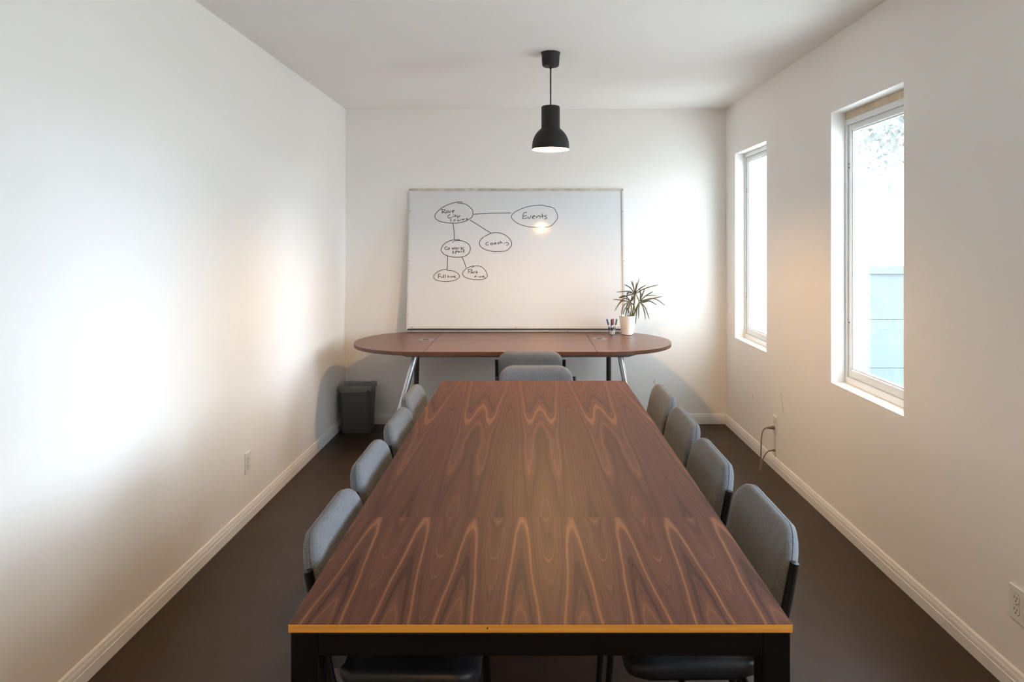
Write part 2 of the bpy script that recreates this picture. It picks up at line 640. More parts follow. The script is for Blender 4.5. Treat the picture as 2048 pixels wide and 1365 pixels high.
def wall_with_openings():
    ys = [YF - WT, W3[0], W3[1], W1[0], W1[1], W2[0], W2[1], YB + WT]
    zs = [0, WZ[0], WZ[1], ZC]
    holes = {(1, 1), (3, 1), (5, 1)}
    bm = bmesh.new()
    vv = {}

    def V(x, i, j):
        k = (x, i, j)
        if k not in vv:
            vv[k] = bm.verts.new((XR if x == 0 else XR + WT, ys[i], zs[j]))
        return vv[k]
    solid = lambda i, j: 0 <= i < 7 and 0 <= j < 3 and (i, j) not in holes
    for i in range(7):
        for j in range(3):
            if not solid(i, j):
                continue
            bm.faces.new((V(0, i, j), V(0, i, j + 1), V(0, i + 1, j + 1), V(0, i + 1, j)))
            bm.faces.new((V(1, i, j), V(1, i + 1, j), V(1, i + 1, j + 1), V(1, i, j + 1)))
            for (di, dj, a, b) in ((-1, 0, (i, j), (i, j + 1)), (1, 0, (i + 1, j + 1), (i + 1, j)), (0, -1, (i + 1, j), (i, j)), (0, 1, (i, j + 1), (i + 1, j + 1))):
                if not solid(i + di, j + dj):
                    bm.faces.new((V(0, *a), V(0, *b), V(1, *b), V(1, *a)))
    bmesh.ops.recalc_face_normals(bm, faces=bm.faces)
    me = bpy.data.meshes.new('wall_right')
    bm.to_mesh(me)
    bm.free()
    me.materials.append(M['wall'])
    o = bpy.data.objects.new('wall_right', me)
    col.objects.link(o)
    return struct(o)


wall_right = wall_with_openings()

# baseboards: stepped profile (distance from wall, height)
BP = [(0, 0), (0.013, 0), (0.013, 0.044), (0.0105, 0.0455), (0.0105, 0.049), (0.012, 0.051), (0.011, 0.062), (0.008, 0.070), (0.0065, 0.078), (0.003, 0.083), (0, 0.084)]


def baseboard(name, p0, p1, nrm):
    mb = MB()
    rings = []
    for P in (p0, p1):
        rings.append([(P[0] + nrm[0] * d, P[1] + nrm[1] * d, z) for d, z in BP])
    mb.loft(rings)
    return struct(mb.build(name, M['trim']))


baseboard('baseboard_left', (XL, YF), (XL, YB), (1, 0))
baseboard('baseboard_right', (XR, YF), (XR, YB), (-1, 0))
baseboard('baseboard_back', (XL + 0.0131, YB), (XR - 0.0131, YB), (0, -1))


def ring(mb, y0, y1, z0, z1, w, x0, x1, wb=None, wt=None):
    """rectangular frame in the YZ plane, members w wide"""
    wb = w if wb is None else wb
    wt = w if wt is None else wt
    mb.box(x0, x1, y0, y0 + w, z0, z1)
    mb.box(x0, x1, y1 - w, y1, z0, z1)
    mb.box(x0, x1, y0 + w, y1 - w, z0, z0 + wb)
    mb.box(x0, x1, y0 + w, y1 - w, z1 - wt, z1)
    return mb


def window(n, y0, y1, label, with_strip):
    o = bpy.data.objects.new('window_%d' % n, None)
    o.location = (XR, (y0 + y1) / 2, WZ[0])
    col.objects.link(o)
    o['kind'] = 'structure'
    o['label'] = label
    hw, h = (y1 - y0) / 2, WZ[1] - WZ[0]
    e = 0.001
    top = h - (0.040 if with_strip else 0.0)
    ring(MB(), -hw + e, hw - e, e, top - e, 0.018, 0.076, 0.128, wb=0.034, wt=0.030).build('window_frame', M['vinyl'], o, bevel=0.002)
    ring(MB(), -hw + 0.020, hw - 0.020, 0.036, top - 0.032, 0.024, 0.086, 0.118, wb=0.042, wt=0.030).build('window_sash', M['vinyl'], o, bevel=0.003)
    ring(MB(), -hw + 0.045, hw - 0.045, 0.079, top - 0.063, 0.008, 0.094, 0.100).build('glazing_bead', M['vinyl'], o, bevel=0.001)
    MB().box(0.102, 0.106, -hw + 0.0455, hw - 0.0455, 0.0795, top - 0.0635).build('pane', M['glass'], o)
    if with_strip:
        MB().box(0.078, 0.128, -hw + e, hw - e, top, h - e).build('head_strip', M['raw_wood'], o, bevel=0.002)['label'] = 'raw pine strip above the frame'
    for z in (1.185, 1.165, 0.33):
        s = MB().lathe([(0.0001, 0.0), (0.0035, 0.0), (0.0035, 0.002), (0.0001, 0.002)], 10).build('screw', M['screw'], o)
        s.rotation_euler = (0, R(-90), 0)
        s.location = (0.0855, hw - 0.030, z)
    return o


window(1, W1[0], W1[1], 'tall narrow window nearer the camera with raw pine strip on top', True)
window(2, W2[0], W2[1], 'tall narrow white window near the back corner', False)

window(3, W3[0], W3[1], 'wide white window closest to the camera, just out of the picture', False)

# scuffs on the paint
for px in ([(0.0, 4.452, 0.530), (0.0, 4.43, 0.47), (0.0, 4.415, 0.412)], [(0.0, 5.02, 0.40), (0.0, 5.015, 0.36)]):
    mb = MB()
    P = catmull(px, 4)
    mb.add([(XR - 0.0004, p.y - 0.0025, p.z) for p in P] + [(XR - 0.0004, p.y + 0.0025, p.z + 0.001) for p in P],
           [(i, i + 1, len(P) + i + 1, len(P) + i) for i in range(len(P) - 1)])
    mb.build('scuff_mark', M['scuff'], wall_right)
mb = MB()
P = catmull([(1.045, 0, 0.372), (1.035, 0, 0.345), (1.048, 0, 0.33), (1.036, 0, 0.30)], 4)
mb.add([(p.x - 0.002, YB - 0.0004, p.z) for p in P] + [(p.x + 0.002, YB - 0.0004, p.z) for p in P],
       [(i, i + 1, len(P) + i + 1, len(P) + i) for i in range(len(P) - 1)])
mb.build('scuff_mark', M['scuff'], wall_back)

# ------------------------------------------------------------------ outside the windows
struct(MB().box(XR + WT, 40, -25, 40, -0.25, -0.15).build('ground', M['concrete']))
fence = thing('yard_fence', 'panelled yard fence seen pale through the window glare', 'fence', (3.02, 6.05, -0.15))
for z0, z1 in ((0.03, 0.549), (0.551, 0.979), (0.981, 1.383)):
    MB().box(0, 3.4, 0, 0.05, z0, z1).build('fence_panel', M['fence'], fence, bevel=0.004)
MB().box(-0.02, 3.42, -0.03, 0.08, 1.385, 1.455).build('fence_cap', M['fence'], fence, bevel=0.006)
for x in (0.0, 1.66, 3.32):
    MB().box(x, x + 0.09, 0.051, 0.14, 0.0, 1.38).build('fence_post', M['fence'], fence, bevel=0.004)

tree = thing('garden_tree', 'leafy tree beyond the fence, pale in the glare', 'tree', (6.9, 13.0, -0.15))
MB().tube([(0, 0, 0), (0.05, 0, 1.2), (-0.05, 0.1, 2.6), (0.1, 0, 3.8)], [0.16, 0.13, 0.10, 0.05], 10).build('trunk', M['bark'], tree, smooth=True)
mb = MB()
rt = random.Random(3)
for i in range(1600):
    a, b, rr = rt.uniform(0, 2 * PI), rt.uniform(-0.9, 1), rt.random() ** 0.4
    c = Vector((math.cos(a) * math.sqrt(1 - b * b) * 1.5, math.sin(a) * math.sqrt(1 - b * b) * 1.5, b * 1.4)) * rr + Vector((0, 0, 4.0))
    q = Matrix.Rotation(rt.uniform(0, 6), 3, Vector((rt.random() - .5, rt.random() - .5, rt.random() - .5)).normalized())
    s = rt.uniform(0.06, 0.12)
    mb.add([c + q @ Vector(v) * s for v in ((-1, 0, 0), (0, -.45, .1), (1, 0, 0), (0, .45, .1))], [(0, 1, 2, 3)])
fo = mb.build('foliage', M['foliage'], tree, fix=False)
fo['kind'] = 'stuff'

# ------------------------------------------------------------------ conference table
TX, TY = 0.021, 2.560
TW, TL, TH = 1.0075, 2.392, 0.755
tab = thing('conference_table', 'long walnut veneer conference table on black steel frame', 'table', (TX, TY, 0))
mb = MB()
mb.box(-TW / 2, TW / 2, -TL / 2, TL / 2, TH - 0.0165, TH - 0.0006, 1)
mb.build('tabletop_core', [M['edge_wood'], M['edge_wood']], tab)['label'] = 'golden plywood edge under the walnut veneer'
MB().box(-TW / 2 + 0.0005, TW / 2 - 0.0005, -TL / 2 + 0.0005, TL / 2 - 0.0005, TH - 0.0006, TH).build('tabletop_veneer', M['walnut'], tab)
f0 = TH - 0.0185
LG = 0.056
ix, iy = TW / 2 - 0.003, TL / 2 - 0.003
for sx in (-1, 1):
    for sy in (-1, 1):
        MB().box(min(sx * ix, sx * (ix - LG)), max(sx * ix, sx * (ix - LG)), min(sy * iy, sy * (iy - LG)), max(sy * iy, sy * (iy - LG)), 0, f0).build('leg', M['table_metal'], tab, bevel=0.003)
for sy in (-1, 1):
    MB().box(-ix + LG, ix - LG, min(sy * iy, sy * (iy - LG)), max(sy * iy, sy * (iy - LG)), f0 - 0.047, f0 - 0.0005).build('apron_rail', M['table_metal'], tab, bevel=0.003)
for sx in (-1, 1):
    MB().box(min(sx * ix, sx * (ix - LG)), max(sx * ix, sx * (ix - LG)), -iy + LG, iy - LG, f0 - 0.047, f0 - 0.0005).build('apron_rail', M['table_metal'], tab, bevel=0.003)
for sx in (-1, 1):
    MB().box(sx * 0.3 - 0.02, sx * 0.3 + 0.02, iy - LG - 0.02, iy - LG, f0 - 0.02, f0 + 0.0015).build('bracket', M['table_metal'], tab)
    MB().box(sx * 0.3 - 0.02, sx * 0.3 + 0.02, -iy + LG, -iy + LG + 0.02, f0 - 0.02, f0 + 0.0015).build('bracket', M['table_metal'], tab)
k = MB().lathe([(0.0001, 0.0), (0.0018, 0.0), (0.0018, 0.0008), (0.0001, 0.0008)], 8).build('knot', M['dark_gap'], tab)
k.rotation_euler = (R(90), 0, 0)
k.location = (-0.106, -TL / 2, TH - 0.0075)


# ------------------------------------------------------------------ chairs
def pad_layers(w, h, r, layers, place, n=6):
    """layers: (inset, depth) loops of a cushion; place(a, b, depth) -> xyz"""
    rings = []
    for ins, d in layers:
        rr = max(0.012, r - ins * 0.6)
        rr = min(rr, (w - 2 * ins) / 2 - 0.001, (h - 2 * ins) / 2 - 0.001)
        rings.append([place(a, b, d) for a, b in rrect(w - 2 * ins, h - 2 * ins, rr, n)])
    return rings


CH_T = 0.80


def make_chair():
    root = thing('stacking_chair', 'chair', 'chair')
    # seat cushion with waterfall front
    sw, sd = 0.40, 0.355

    def seat_pos(a, b, d):
        z = 0.455 + d + 0.012 * (a / 0.2) ** 2 * 0.4
        if b > 0.06:
            z -= 0.9 * (b - 0.06) ** 2 * 1.6
        return (a, b - 0.015, z)
    rings = pad_layers(sw, sd, 0.075, [(0.10, -0.026), (0.02, -0.026), (0.004, -0.022), (0.0, -0.012), (0.0, 0.004), (0.005, 0.014), (0.018, 0.020), (0.06, 0.024), (0.13, 0.022)], seat_pos)
    MB().loft(rings).build('seat', M['seat_vinyl'], root, smooth=True)['label'] = 'black padded seat'
    rings = pad_layers(sw - 0.03, sd - 0.03, 0.07, [(0.03, -0.040), (0.006, -0.038), (0.0, -0.030), (0.0, -0.0265)], seat_pos)
    MB().loft(rings).build('seat_pan', M['black_metal'], root, smooth=True)
    # backrest
    bw, bh = 0.432, 0.345
    zc = CH_T - 0.005 - bh / 2 * math.cos(R(12))
    yc = -0.234
    ca, sa = math.cos(R(12)), math.sin(R(12))

    def back_pos(a, b, d):
        # d: towards the sitter (+y); slight curve around the back
        yy = d + 0.020 * (a / 0.216) ** 2
        return (a, yc + yy * ca - b * sa, zc + yy * sa + b * ca)
    th = 0.021
    lay = [(0.14, -th - 0.004), (0.05, -th - 0.002), (0.018, -th), (0.006, -th + 0.006), (0.0005, -th + 0.014), (0.0, -0.001), (0.0022, 0.0), (0.0, 0.001),
           (0.0005, th - 0.012), (0.006, th - 0.003), (0.018, th + 0.003), (0.05, th + 0.007), (0.14, th + 0.008)]
    MB().loft(pad_layers(bw, bh, 0.085, lay, back_pos, 8)).build('backrest', M['fabric'], root, smooth=True)['label'] = 'heather grey fabric backrest'
    # tubular frame
    for s in (-1, 1):
        xs = s * 0.2235
        ptop = Vector((xs, yc + 0.016 - 0.112 * sa, zc + 0.112 * ca))
        bend = Vector((xs, -0.180, 0.425))
        foot = Vector((xs, -0.285, 0.0))
        path = catmull([foot, foot.lerp(bend, 0.5), foot.lerp(bend, 0.9), bend + Vector((0, -0.002, 0.02)), bend.lerp(ptop, 0.2) + Vector((0, 0, 0.01)), bend.lerp(ptop, 0.6), ptop], 5)
        MB().tube(path, 0.0115, 12).build('back_leg', M['black_metal'], root, smooth=True)
        xf = s * 0.200
        path = catmull([(xf, 0.175, 0), (xf, 0.162, 0.2), (xf, 0.150, 0.345), (xf, 0.135, 0.388), (xf, 0.10, 0.4035), (xf, 0.04, 0.4035), (xf * 1.02, -0.08, 0.4035), (xf * 1.06, -0.15, 0.405), (xf * 1.10, -0.185, 0.412)], 5)
        MB().tube(path, 0.0105, 12).build('front_leg', M['black_metal'], root, smooth=True)
        MB().lathe([(0.0001, 0), (0.014, 0), (0.014, 0.018), (0.0116, 0.02)], 12, (xs, -0.285)).build('foot_cap', M['black_metal'], root)
        MB().lathe([(0.0001, 0), (0.013, 0), (0.013, 0.018), (0.0106, 0.02)], 12, (xf, 0.175)).build('foot_cap', M['black_metal'], root)
    MB().tube([(-0.205, 0.02, 0.4035), (0.205, 0.02, 0.4035)], 0.009, 10).build('cross_bar', M['black_metal'], root, smooth=True)
    MB().tube([(-0.205, -0.14, 0.4035), (0.205, -0.14, 0.4035)], 0.009, 10).build('cross_bar', M['black_metal'], root, smooth=True)
    return root


chair0 = make_chair()
yl = [1.850, 2.350, 2.840, 3.322]
yr = [1.890, 2.370, 2.850, 3.328]
ordw = ['nearest the camera', 'second from the camera', 'third from the camera', 'farthest from the camera']
spots = []
lx = [-0.287, -0.303, -0.301, -0.322]
rx = [0.405, 0.386, 0.398, 0.405]
for i in range(4):
    spots.append(((lx[i], yl[i]), R(-90), 'grey fabric chair on the blank wall side of the long table, ' + ordw[i]))
for i in range(4):
    spots.append(((rx[i], yr[i]), R(90), 'grey fabric chair on the window side of the long table, ' + ordw[i]))
spots.append(((0.034, 3.732), R(180), 'grey fabric chair at the far head of the long walnut table'))
spots.append(((0.002, 4.765), 0.0, 'grey fabric chair tucked under the oval table, seen from behind'))
for i, (p, rz, lab) in enumerate(spots):
    c = chair0 if i == 0 else copy_tree(chair0)
    c.location = (p[0], p[1], 0)
    c.rotation_euler = (0, 0, rz)
    tag(c, lab, 'chair', 'grey fabric stacking chairs')

# ------------------------------------------------------------------ oval table at the back
OX0, OX1, OYF, OYB, OZ = -1.297, 1.043, 4.560, 5.622, 0.785
SL, SR = -0.712, 0.449
oc = (OYF + OYB) / 2
orad = (OYB - OYF) / 2
ov = thing('oval_table', 'oval reddish brown table with chrome legs against the back wall', 'table', (0, 0, 0))


def plank(name, outline, z0, z1, mats):
    mb = MB()
    n = len(outline)
    rings = [[(x, y, z0) for x, y in outline], [(x, y, z1) for x, y in outline]]
    V = rings[0] + rings[1]
    F = [tuple(range(n - 1, -1, -1)), tuple(n + i for i in range(n))] + [(i, (i + 1) % n, n + (i + 1) % n, n + i) for i in range(n)]
    mb.v = V
    mb.f = F
    mb.mi = [1, 0] + [1] * n
    return mb.build(name, mats, ov, bevel=0.0025)


g = 0.0012
arcL = [(SL - g, OYF), ] + [(OX0 + orad + orad * math.cos(R(a)), oc + orad * math.sin(R(a))) for a in range(270, 89, -5)] + [(SL - g, OYB)]
arcR = [(SR + g, OYB)] + [(OX1 - orad + orad * math.cos(R(a)), oc + orad * math.sin(R(a))) for a in range(90, -91, -5)] + [(SR + g, OYF)]
plank('tabletop_end', arcL, OZ - 0.027, OZ, [M['cherry'], M['cherry_edge']])
plank('tabletop_end', arcR, OZ - 0.027, OZ, [M['cherry'], M['cherry_edge']])
yseam = 5.10
plank('tabletop_leaf', [(SL + g, OYF), (SR - g, OYF), (SR - g, yseam - g), (SL + g, yseam - g)], OZ - 0.027, OZ, [M['cherry'], M['cherry_edge']])
plank('tabletop_leaf', [(SL + g, yseam + g), (SR - g, yseam + g), (SR - g, OYB), (SL + g, OYB)], OZ - 0.027, OZ, [M['cherry'], M['cherry_edge']])
# steel underframe
mb = MB()
for a in (4.72, 5.44):
    mb.box(-0.82, 0.66, a - 0.02, a + 0.02, OZ - 0.060, OZ - 0.0275)
mb.build('underframe_rail', M['grey_metal'], ov, bevel=0.003)
for x in (-0.80, 0.64):
    MB().box(x - 0.02, x + 0.02, 4.741, 5.419, OZ - 0.060, OZ - 0.0275).build('underframe_bar', M['grey_metal'], ov, bevel=0.003)
for (a, b) in (((-0.795, 4.72), (-0.97, 4.50)), ((0.625, 4.72), (0.74, 4.52))):
    # tapered wing bracket below the rounded end, then the splayed chrome leg
    s = -1 if a[0] < 0 else 1
    MB().loft([[(a[0] - s * 0.04, a[1] - 0.05, OZ - 0.0275), (a[0] + s * 0.17, a[1] - 0.02, OZ - 0.0275), (a[0] + s * 0.17, a[1] + 0.10, OZ - 0.0275), (a[0] - s * 0.04, a[1] + 0.07, OZ - 0.0275)],
               [(a[0] - s * 0.03, a[1] - 0.04, OZ - 0.058), (a[0] + s * 0.05, a[1] - 0.03, OZ - 0.058), (a[0] + s * 0.05, a[1] + 0.06, OZ - 0.058), (a[0] - s * 0.03, a[1] + 0.06, OZ - 0.058)]]).build('leg_bracket', M['grey_metal'], ov, bevel=0.003)
    MB().tube([(a[0], a[1], OZ - 0.055), (b[0], b[1], 0.02)], [0.021, 0.0205], 20).build('front_leg', M['chrome'], ov, smooth=True)
    MB().lathe([(0.0001, 0), (0.024, 0), (0.024, 0.012), (0.016, 0.022)], 16, b).build('foot_cap', M['black_metal'], ov, smooth=True)
for (a, b) in (((-0.885, 5.36), (-0.915, 5.45)), ((0.618, 5.36), (0.63, 5.45))):
    s = -1 if a[0] < 0 else 1
    MB().box(min(a[0], a[0] - s * 0.10), max(a[0], a[0] - s * 0.10), 5.34, 5.38, OZ - 0.058, OZ - 0.0275).build('leg_bracket', M['grey_metal'], ov, bevel=0.003)
    MB().tube([(a[0], a[1], OZ - 0.055), (b[0], b[1], 0.02)], 0.0195, 20).build('back_leg', M['dark_leg'], ov, smooth=True)
    MB().lathe([(0.0001, 0), (0.024, 0), (0.024, 0.012), (0.016, 0.022)], 16, b).build('foot_cap', M['black_metal'], ov, smooth=True)
for gx, gy in ((-0.778, 5.12), (0.524, 5.17)):
    gr = MB().lathe([(0.0001, OZ + 0.0005), (0.046, OZ + 0.0005), (0.053, OZ + 0.0005), (0.056, OZ), (0.053, OZ + 0.003), (0.046, OZ + 0.003), (0.044, OZ + 0.0015), (0.0001, OZ + 0.0015)], 40, (gx, gy)).build('cable_grommet', M['chrome'], ov, smooth=True)
    mb = MB()
    pts = [(gx + 0.024 * math.cos(R(a)), gy + 0.022 * math.sin(R(a))) for a in range(0, 360, 15)]
    mb.loft([[(x, y, OZ + 0.0014) for x, y in pts], [(x, y, OZ + 0.0022) for x, y in pts]])
    mb.build('cable_slot', M['dark_gap'], gr)

# ------------------------------------------------------------------ whiteboard
BW, BH = 1.780, 1.185
tilt = R(6.9)
bx = -0.1135
wbd = thing('whiteboard', 'large framed whiteboard leaning on the back wall with handwritten bubble diagram', 'whiteboard', (bx, 5.538, OZ + 0.0024))
wbd.rotation_euler = (-tilt, 0, 0)
# local: x along width, z up the board, front face at y = 0 (towards -y)
fr = 0.017
MB().box(-BW / 2 + fr * 0.6, BW / 2 - fr * 0.6, 0.002, 0.010, 0.03, BH - fr * 0.5).build('board_panel', M['board'], wbd)
MB().box(-BW / 2, BW / 2, -0.003, 0.016, BH - 0.020, BH).build('top_rail', M['board_top'], wbd, bevel=0.0015)
for s in (-1, 1):
    a, b = sorted((s * BW / 2, s * (BW / 2 - fr)))
    MB().box(a, b, -0.003, 0.016, 0.0255, BH - 0.0202).build('side_rail', M['board_frame'], wbd, bevel=0.0015)
MB().box(-BW / 2 + fr, BW / 2 - fr, -0.003, 0.016, 0.028, 0.048).build('bottom_rail', M['board_frame'], wbd, bevel=0.0015)
MB().box(-BW / 2 + 0.008, BW / 2 - 0.008, -0.001, 0.014, 0.0145, 0.0275).build('tray_gap', M['dark_gap'], wbd)  # solid strip, the shade of the gap above the tray is its dark colour
MB().box(-BW / 2, BW / 2, -0.004, 0.016, 0.0, 0.014).build('tray_rail', M['board_tray'], wbd, bevel=0.0015)


def board_screw(x, z):
    o = MB().lathe([(0.0001, 0), (0.0036, 0), (0.003, 0.0012), (0.0001, 0.0015)], 10).build('screw', M['screw'], wbd)
    o.rotation_euler = (R(90), 0, 0)
    o.location = (x, -0.003, z)


for s in (-1, 1):
    for z in (BH - 0.008, BH - 0.19, 0.58, 0.14):
        board_screw(s * (BW / 2 - 0.0085), z)
for x in (-BW / 2 + 0.045, 0.0, BW / 2 - 0.06):
    board_screw(x, 0.038)
for x in (-BW / 2 + 0.04, -0.47, 0.42, BW / 2 - 0.06):
    board_screw(x, 0.007)

# handwriting: strokes traced in sheets (origin, units per picture pixel), laid on the panel in metres
SHEET = {1: (860, 395, 20.48), 2: (1015, 400, 18.62), 3: (950, 460, 25.6), 4: (875, 472, 25.6), 5: (860, 525, 16.384), 0: (860, 390, 7.185)}
KW = 0.00411


def bxy(sheet, p):
    ox, oy, s = SHEET[sheet]
    u, v = ox + p[0] / s, oy + p[1] / s
    return ((u - 1060) * KW - bx, (663.5 - v) * KW)


def ink(name, sheet, strokes, w=0.0055, smooth=True):
    mb = MB()
    for st in strokes:
        pts = [bxy(sheet, p) for p in st]
        P = catmull(pts, 4 if smooth else 2)
        n = len(P)
        V, F = [], []
        for i in range(n):
            t = (P[min(n - 1, i + 1)] - P[max(0, i - 1)])
            t = t.normalized() if t.length > 1e-9 else Vector((1, 0, 0))
            nn = Vector((-t.y, t.x, 0)) * w / 2
            if i == 0:
                P0 = P[i] - t * w * 0.3
            elif i == n - 1:
                P0 = P[i] + t * w * 0.3
            else:
                P0 = P[i]
            a, b = P0 + nn, P0 - nn
            V += [(a.x, 0.0014, a.y), (b.x, 0.0014, b.y), (a.x, 0.0021, a.y), (b.x, 0.0021, b.y)]
        for i in range(n - 1):
            o = i * 4
            F += [(o, o + 1, o + 5, o + 4), (o + 1, o + 3, o + 7, o + 5), (o + 2, o, o + 4, o + 6)]
        F += [(0, 2, 3, 1), ((n - 1) * 4, (n - 1) * 4 + 1, (n - 1) * 4 + 3, (n - 1) * 4 + 2)]
        mb.add(V, F)
    return mb.build(name, M['ink'], wbd)


ink('marker_bubble', 1, [[(1090, 212), (1200, 212), (1330, 222), (1450, 262), (1580, 345), (1680, 440), (1730, 540), (1740, 640), (1720, 750), (1650, 840), (1540, 910), (1400, 975), (1200, 1025), (1000, 1048), (800, 1040), (600, 1018), (400, 975), (270, 915), (190, 840), (170, 760), (185, 680), (250, 590), (380, 460), (550, 350), (750, 255), (950, 190), (1080, 165), (1200, 155), (1290, 175)]])
ink('marker_bubble', 2, [[(1410, 215), (1360, 180), (1250, 172), (1100, 180), (900, 200), (700, 245), (500, 315), (330, 400), (210, 490), (150, 570), (145, 640), (200, 730), (320, 830), (480, 910), (650, 965), (800, 995), (950, 1010), (1150, 1018), (1350, 1015), (1540, 992), (1650, 940), (1780, 810), (1860, 690), (1872, 610), (1850, 500), (1800, 380), (1720, 285), (1580, 235), (1430, 208)]], 0.005)
ink('marker_bubble', 3, [[(480, 330), (620, 260), (780, 180), (950, 138), (1120, 135), (1300, 165), (1480, 235), (1650, 340), (1780, 470), (1860, 620), (1880, 720), (1850, 830), (1760, 950), (1650, 1040), (1520, 1090), (1300, 1110), (1000, 1118), (850, 1095), (600, 1035), (420, 960), (290, 860), (230, 760), (215, 660), (250, 560), (330, 450), (440, 350)]])
ink('marker_bubble', 4, [[(820, 265), (950, 245), (1100, 240), (1300, 270), (1450, 335), (1580, 430), (1660, 550), (1675, 680), (1640, 830), (1560, 940), (1420, 1030), (1250, 1080), (980, 1105), (750, 1080), (540, 1035), (380, 975), (270, 890), (195, 790), (180, 690), (210, 590), (290, 470), (420, 350), (600, 260), (780, 210), (920, 190), (1090, 190), (1110, 215)], [(780, 305), (776, 340)]])
ink('marker_bubble', 5, [[(580, 270), (565, 245), (500, 238), (400, 255), (280, 305), (180, 380), (125, 460), (140, 520), (200, 575), (300, 612), (450, 630), (600, 632), (780, 605), (900, 555), (965, 490), (965, 430), (900, 355), (800, 300), (700, 275), (590, 272)]], 0.005)
ink('marker_bubble', 5, [[(1360, 165), (1400, 160), (1450, 130), (1380, 130), (1270, 170), (1170, 230), (1095, 310), (1070, 370), (1090, 430), (1160, 490), (1270, 535), (1400, 562), (1560, 575), (1750, 560), (1860, 500), (1880, 430), (1860, 350), (1800, 250), (1710, 165), (1600, 125), (1450, 128)]], 0.005)
for st in ([(620, 272), (760, 263), (950, 255), (1160, 253)], [(572, 358), (680, 425), (780, 490), (870, 545)], [(320, 405), (335, 480), (343, 560), (343, 635)], [(252, 885), (252, 980), (248, 1080)], [(460, 895), (490, 960), (518, 1045)]):
    ink('marker_line', 0, [st], 0.0055)
ink('marker_word', 1, [[(475, 490), (475, 560), (460, 650)], [(415, 490), (470, 470), (540, 465), (590, 490), (570, 530), (500, 565), (480, 575)], [(490, 585), (560, 605), (620, 628)],
                       [(735, 540), (690, 525), (645, 560), (635, 600), (670, 610), (730, 590), (755, 560), (735, 540)], [(820, 518), (800, 550), (800, 590), (765, 612)],
                       [(880, 560), (930, 545), (965, 518), (920, 515), (885, 545), (880, 580), (910, 608), (945, 602)]])
ink('marker_word', 1, [[(795, 685), (750, 705), (705, 765), (720, 815), (765, 835), (870, 808)], [(945, 745), (920, 795)], [(950, 688), (952, 698)], [(1015, 690), (1010, 770)], [(985, 750), (1060, 755)],
                       [(1085, 725), (1135, 785)], [(1210, 722), (1150, 785), (1090, 832)]])
ink('marker_word', 1, [[(850, 885), (820, 905), (810, 945), (835, 962), (875, 962)], [(1010, 905), (960, 910), (945, 940), (975, 958), (1020, 940), (1015, 910)],
                       [(1130, 890), (1110, 930), (1115, 962), (1140, 962), (1175, 925), (1190, 940), (1215, 930), (1245, 890)], [(1300, 880), (1295, 910), (1325, 915), (1340, 890), (1310, 878)],
                       [(1365, 912), (1375, 880), (1410, 870)], [(1480, 825), (1465, 900)], [(1545, 860), (1475, 885), (1500, 910), (1520, 915)]], 0.0048)
ink('marker_word', 2, [[(720, 452), (630, 462), (590, 500), (575, 600), (565, 680), (600, 690), (740, 655)], [(590, 590), (650, 580), (710, 565)], [(755, 600), (810, 690), (880, 570)],
                       [(930, 640), (1000, 610), (1020, 575), (975, 572), (930, 620), (930, 665), (970, 692), (1020, 685)], [(1075, 600), (1085, 665)], [(1085, 650), (1140, 590), (1190, 570), (1215, 600), (1210, 670)],
                       [(1295, 500), (1305, 580), (1310, 665)], [(1250, 605), (1350, 578)], [(1470, 558), (1410, 570), (1385, 600), (1440, 630), (1470, 660), (1440, 690), (1370, 705)]])
ink('marker_word', 3, [[(665, 645), (600, 650), (545, 710), (570, 765), (630, 785), (690, 760)], [(910, 690), (850, 670), (795, 710), (800, 750), (850, 765), (905, 725), (905, 690)],
                       [(1050, 650), (990, 680), (965, 720), (1000, 740), (1050, 705), (1055, 660)], [(1055, 660), (1085, 725)], [(1230, 650), (1170, 665), (1155, 695), (1200, 715), (1240, 705)],
                       [(1295, 570), (1285, 690)], [(1290, 670), (1340, 630), (1370, 650), (1375, 695)], [(1490, 670), (1495, 700)], [(1560, 670), (1610, 645), (1680, 665), (1715, 720), (1680, 770), (1600, 785)]])
ink('marker_word', 4, [[(480, 572), (430, 565), (370, 610), (370, 660), (420, 700), (480, 700)], [(600, 610), (540, 640), (520, 690), (570, 705), (610, 665), (600, 610)],
                       [(755, 600), (750, 680), (800, 640), (825, 690), (860, 585)], [(980, 610), (920, 610), (900, 660), (950, 685), (1000, 650), (980, 610)], [(1050, 690), (1065, 630), (1105, 605)],
                       [(1190, 570), (1215, 710)], [(1340, 600), (1230, 645), (1360, 715)]], 0.005)
ink('marker_word', 4, [[(820, 785), (755, 800), (820, 850), (820, 890), (740, 895)], [(910, 810), (925, 920)], [(910, 810), (980, 760), (1010, 790), (930, 850)],
                       [(1095, 790), (1045, 820), (1060, 850), (1110, 820), (1100, 790)], [(1105, 800), (1140, 840)], [(1245, 775), (1195, 805), (1240, 835)],
                       [(1310, 800), (1370, 760), (1330, 760), (1310, 810), (1370, 860)]], 0.005)
ink('marker_word', 5, [[(350, 390), (280, 395), (285, 450), (280, 520)], [(285, 465), (345, 458)], [(370, 465), (380, 500), (415, 490), (425, 460)], [(460, 410), (455, 520)], [(510, 410), (505, 510)]], 0.005)
ink('marker_word', 5, [[(600, 430), (600, 495)], [(575, 480), (625, 472)], [(655, 475), (650, 495)], [(690, 495), (705, 465), (725, 490), (750, 465), (765, 490)], [(790, 480), (830, 465), (815, 455), (790, 485), (860, 512)]], 0.005)
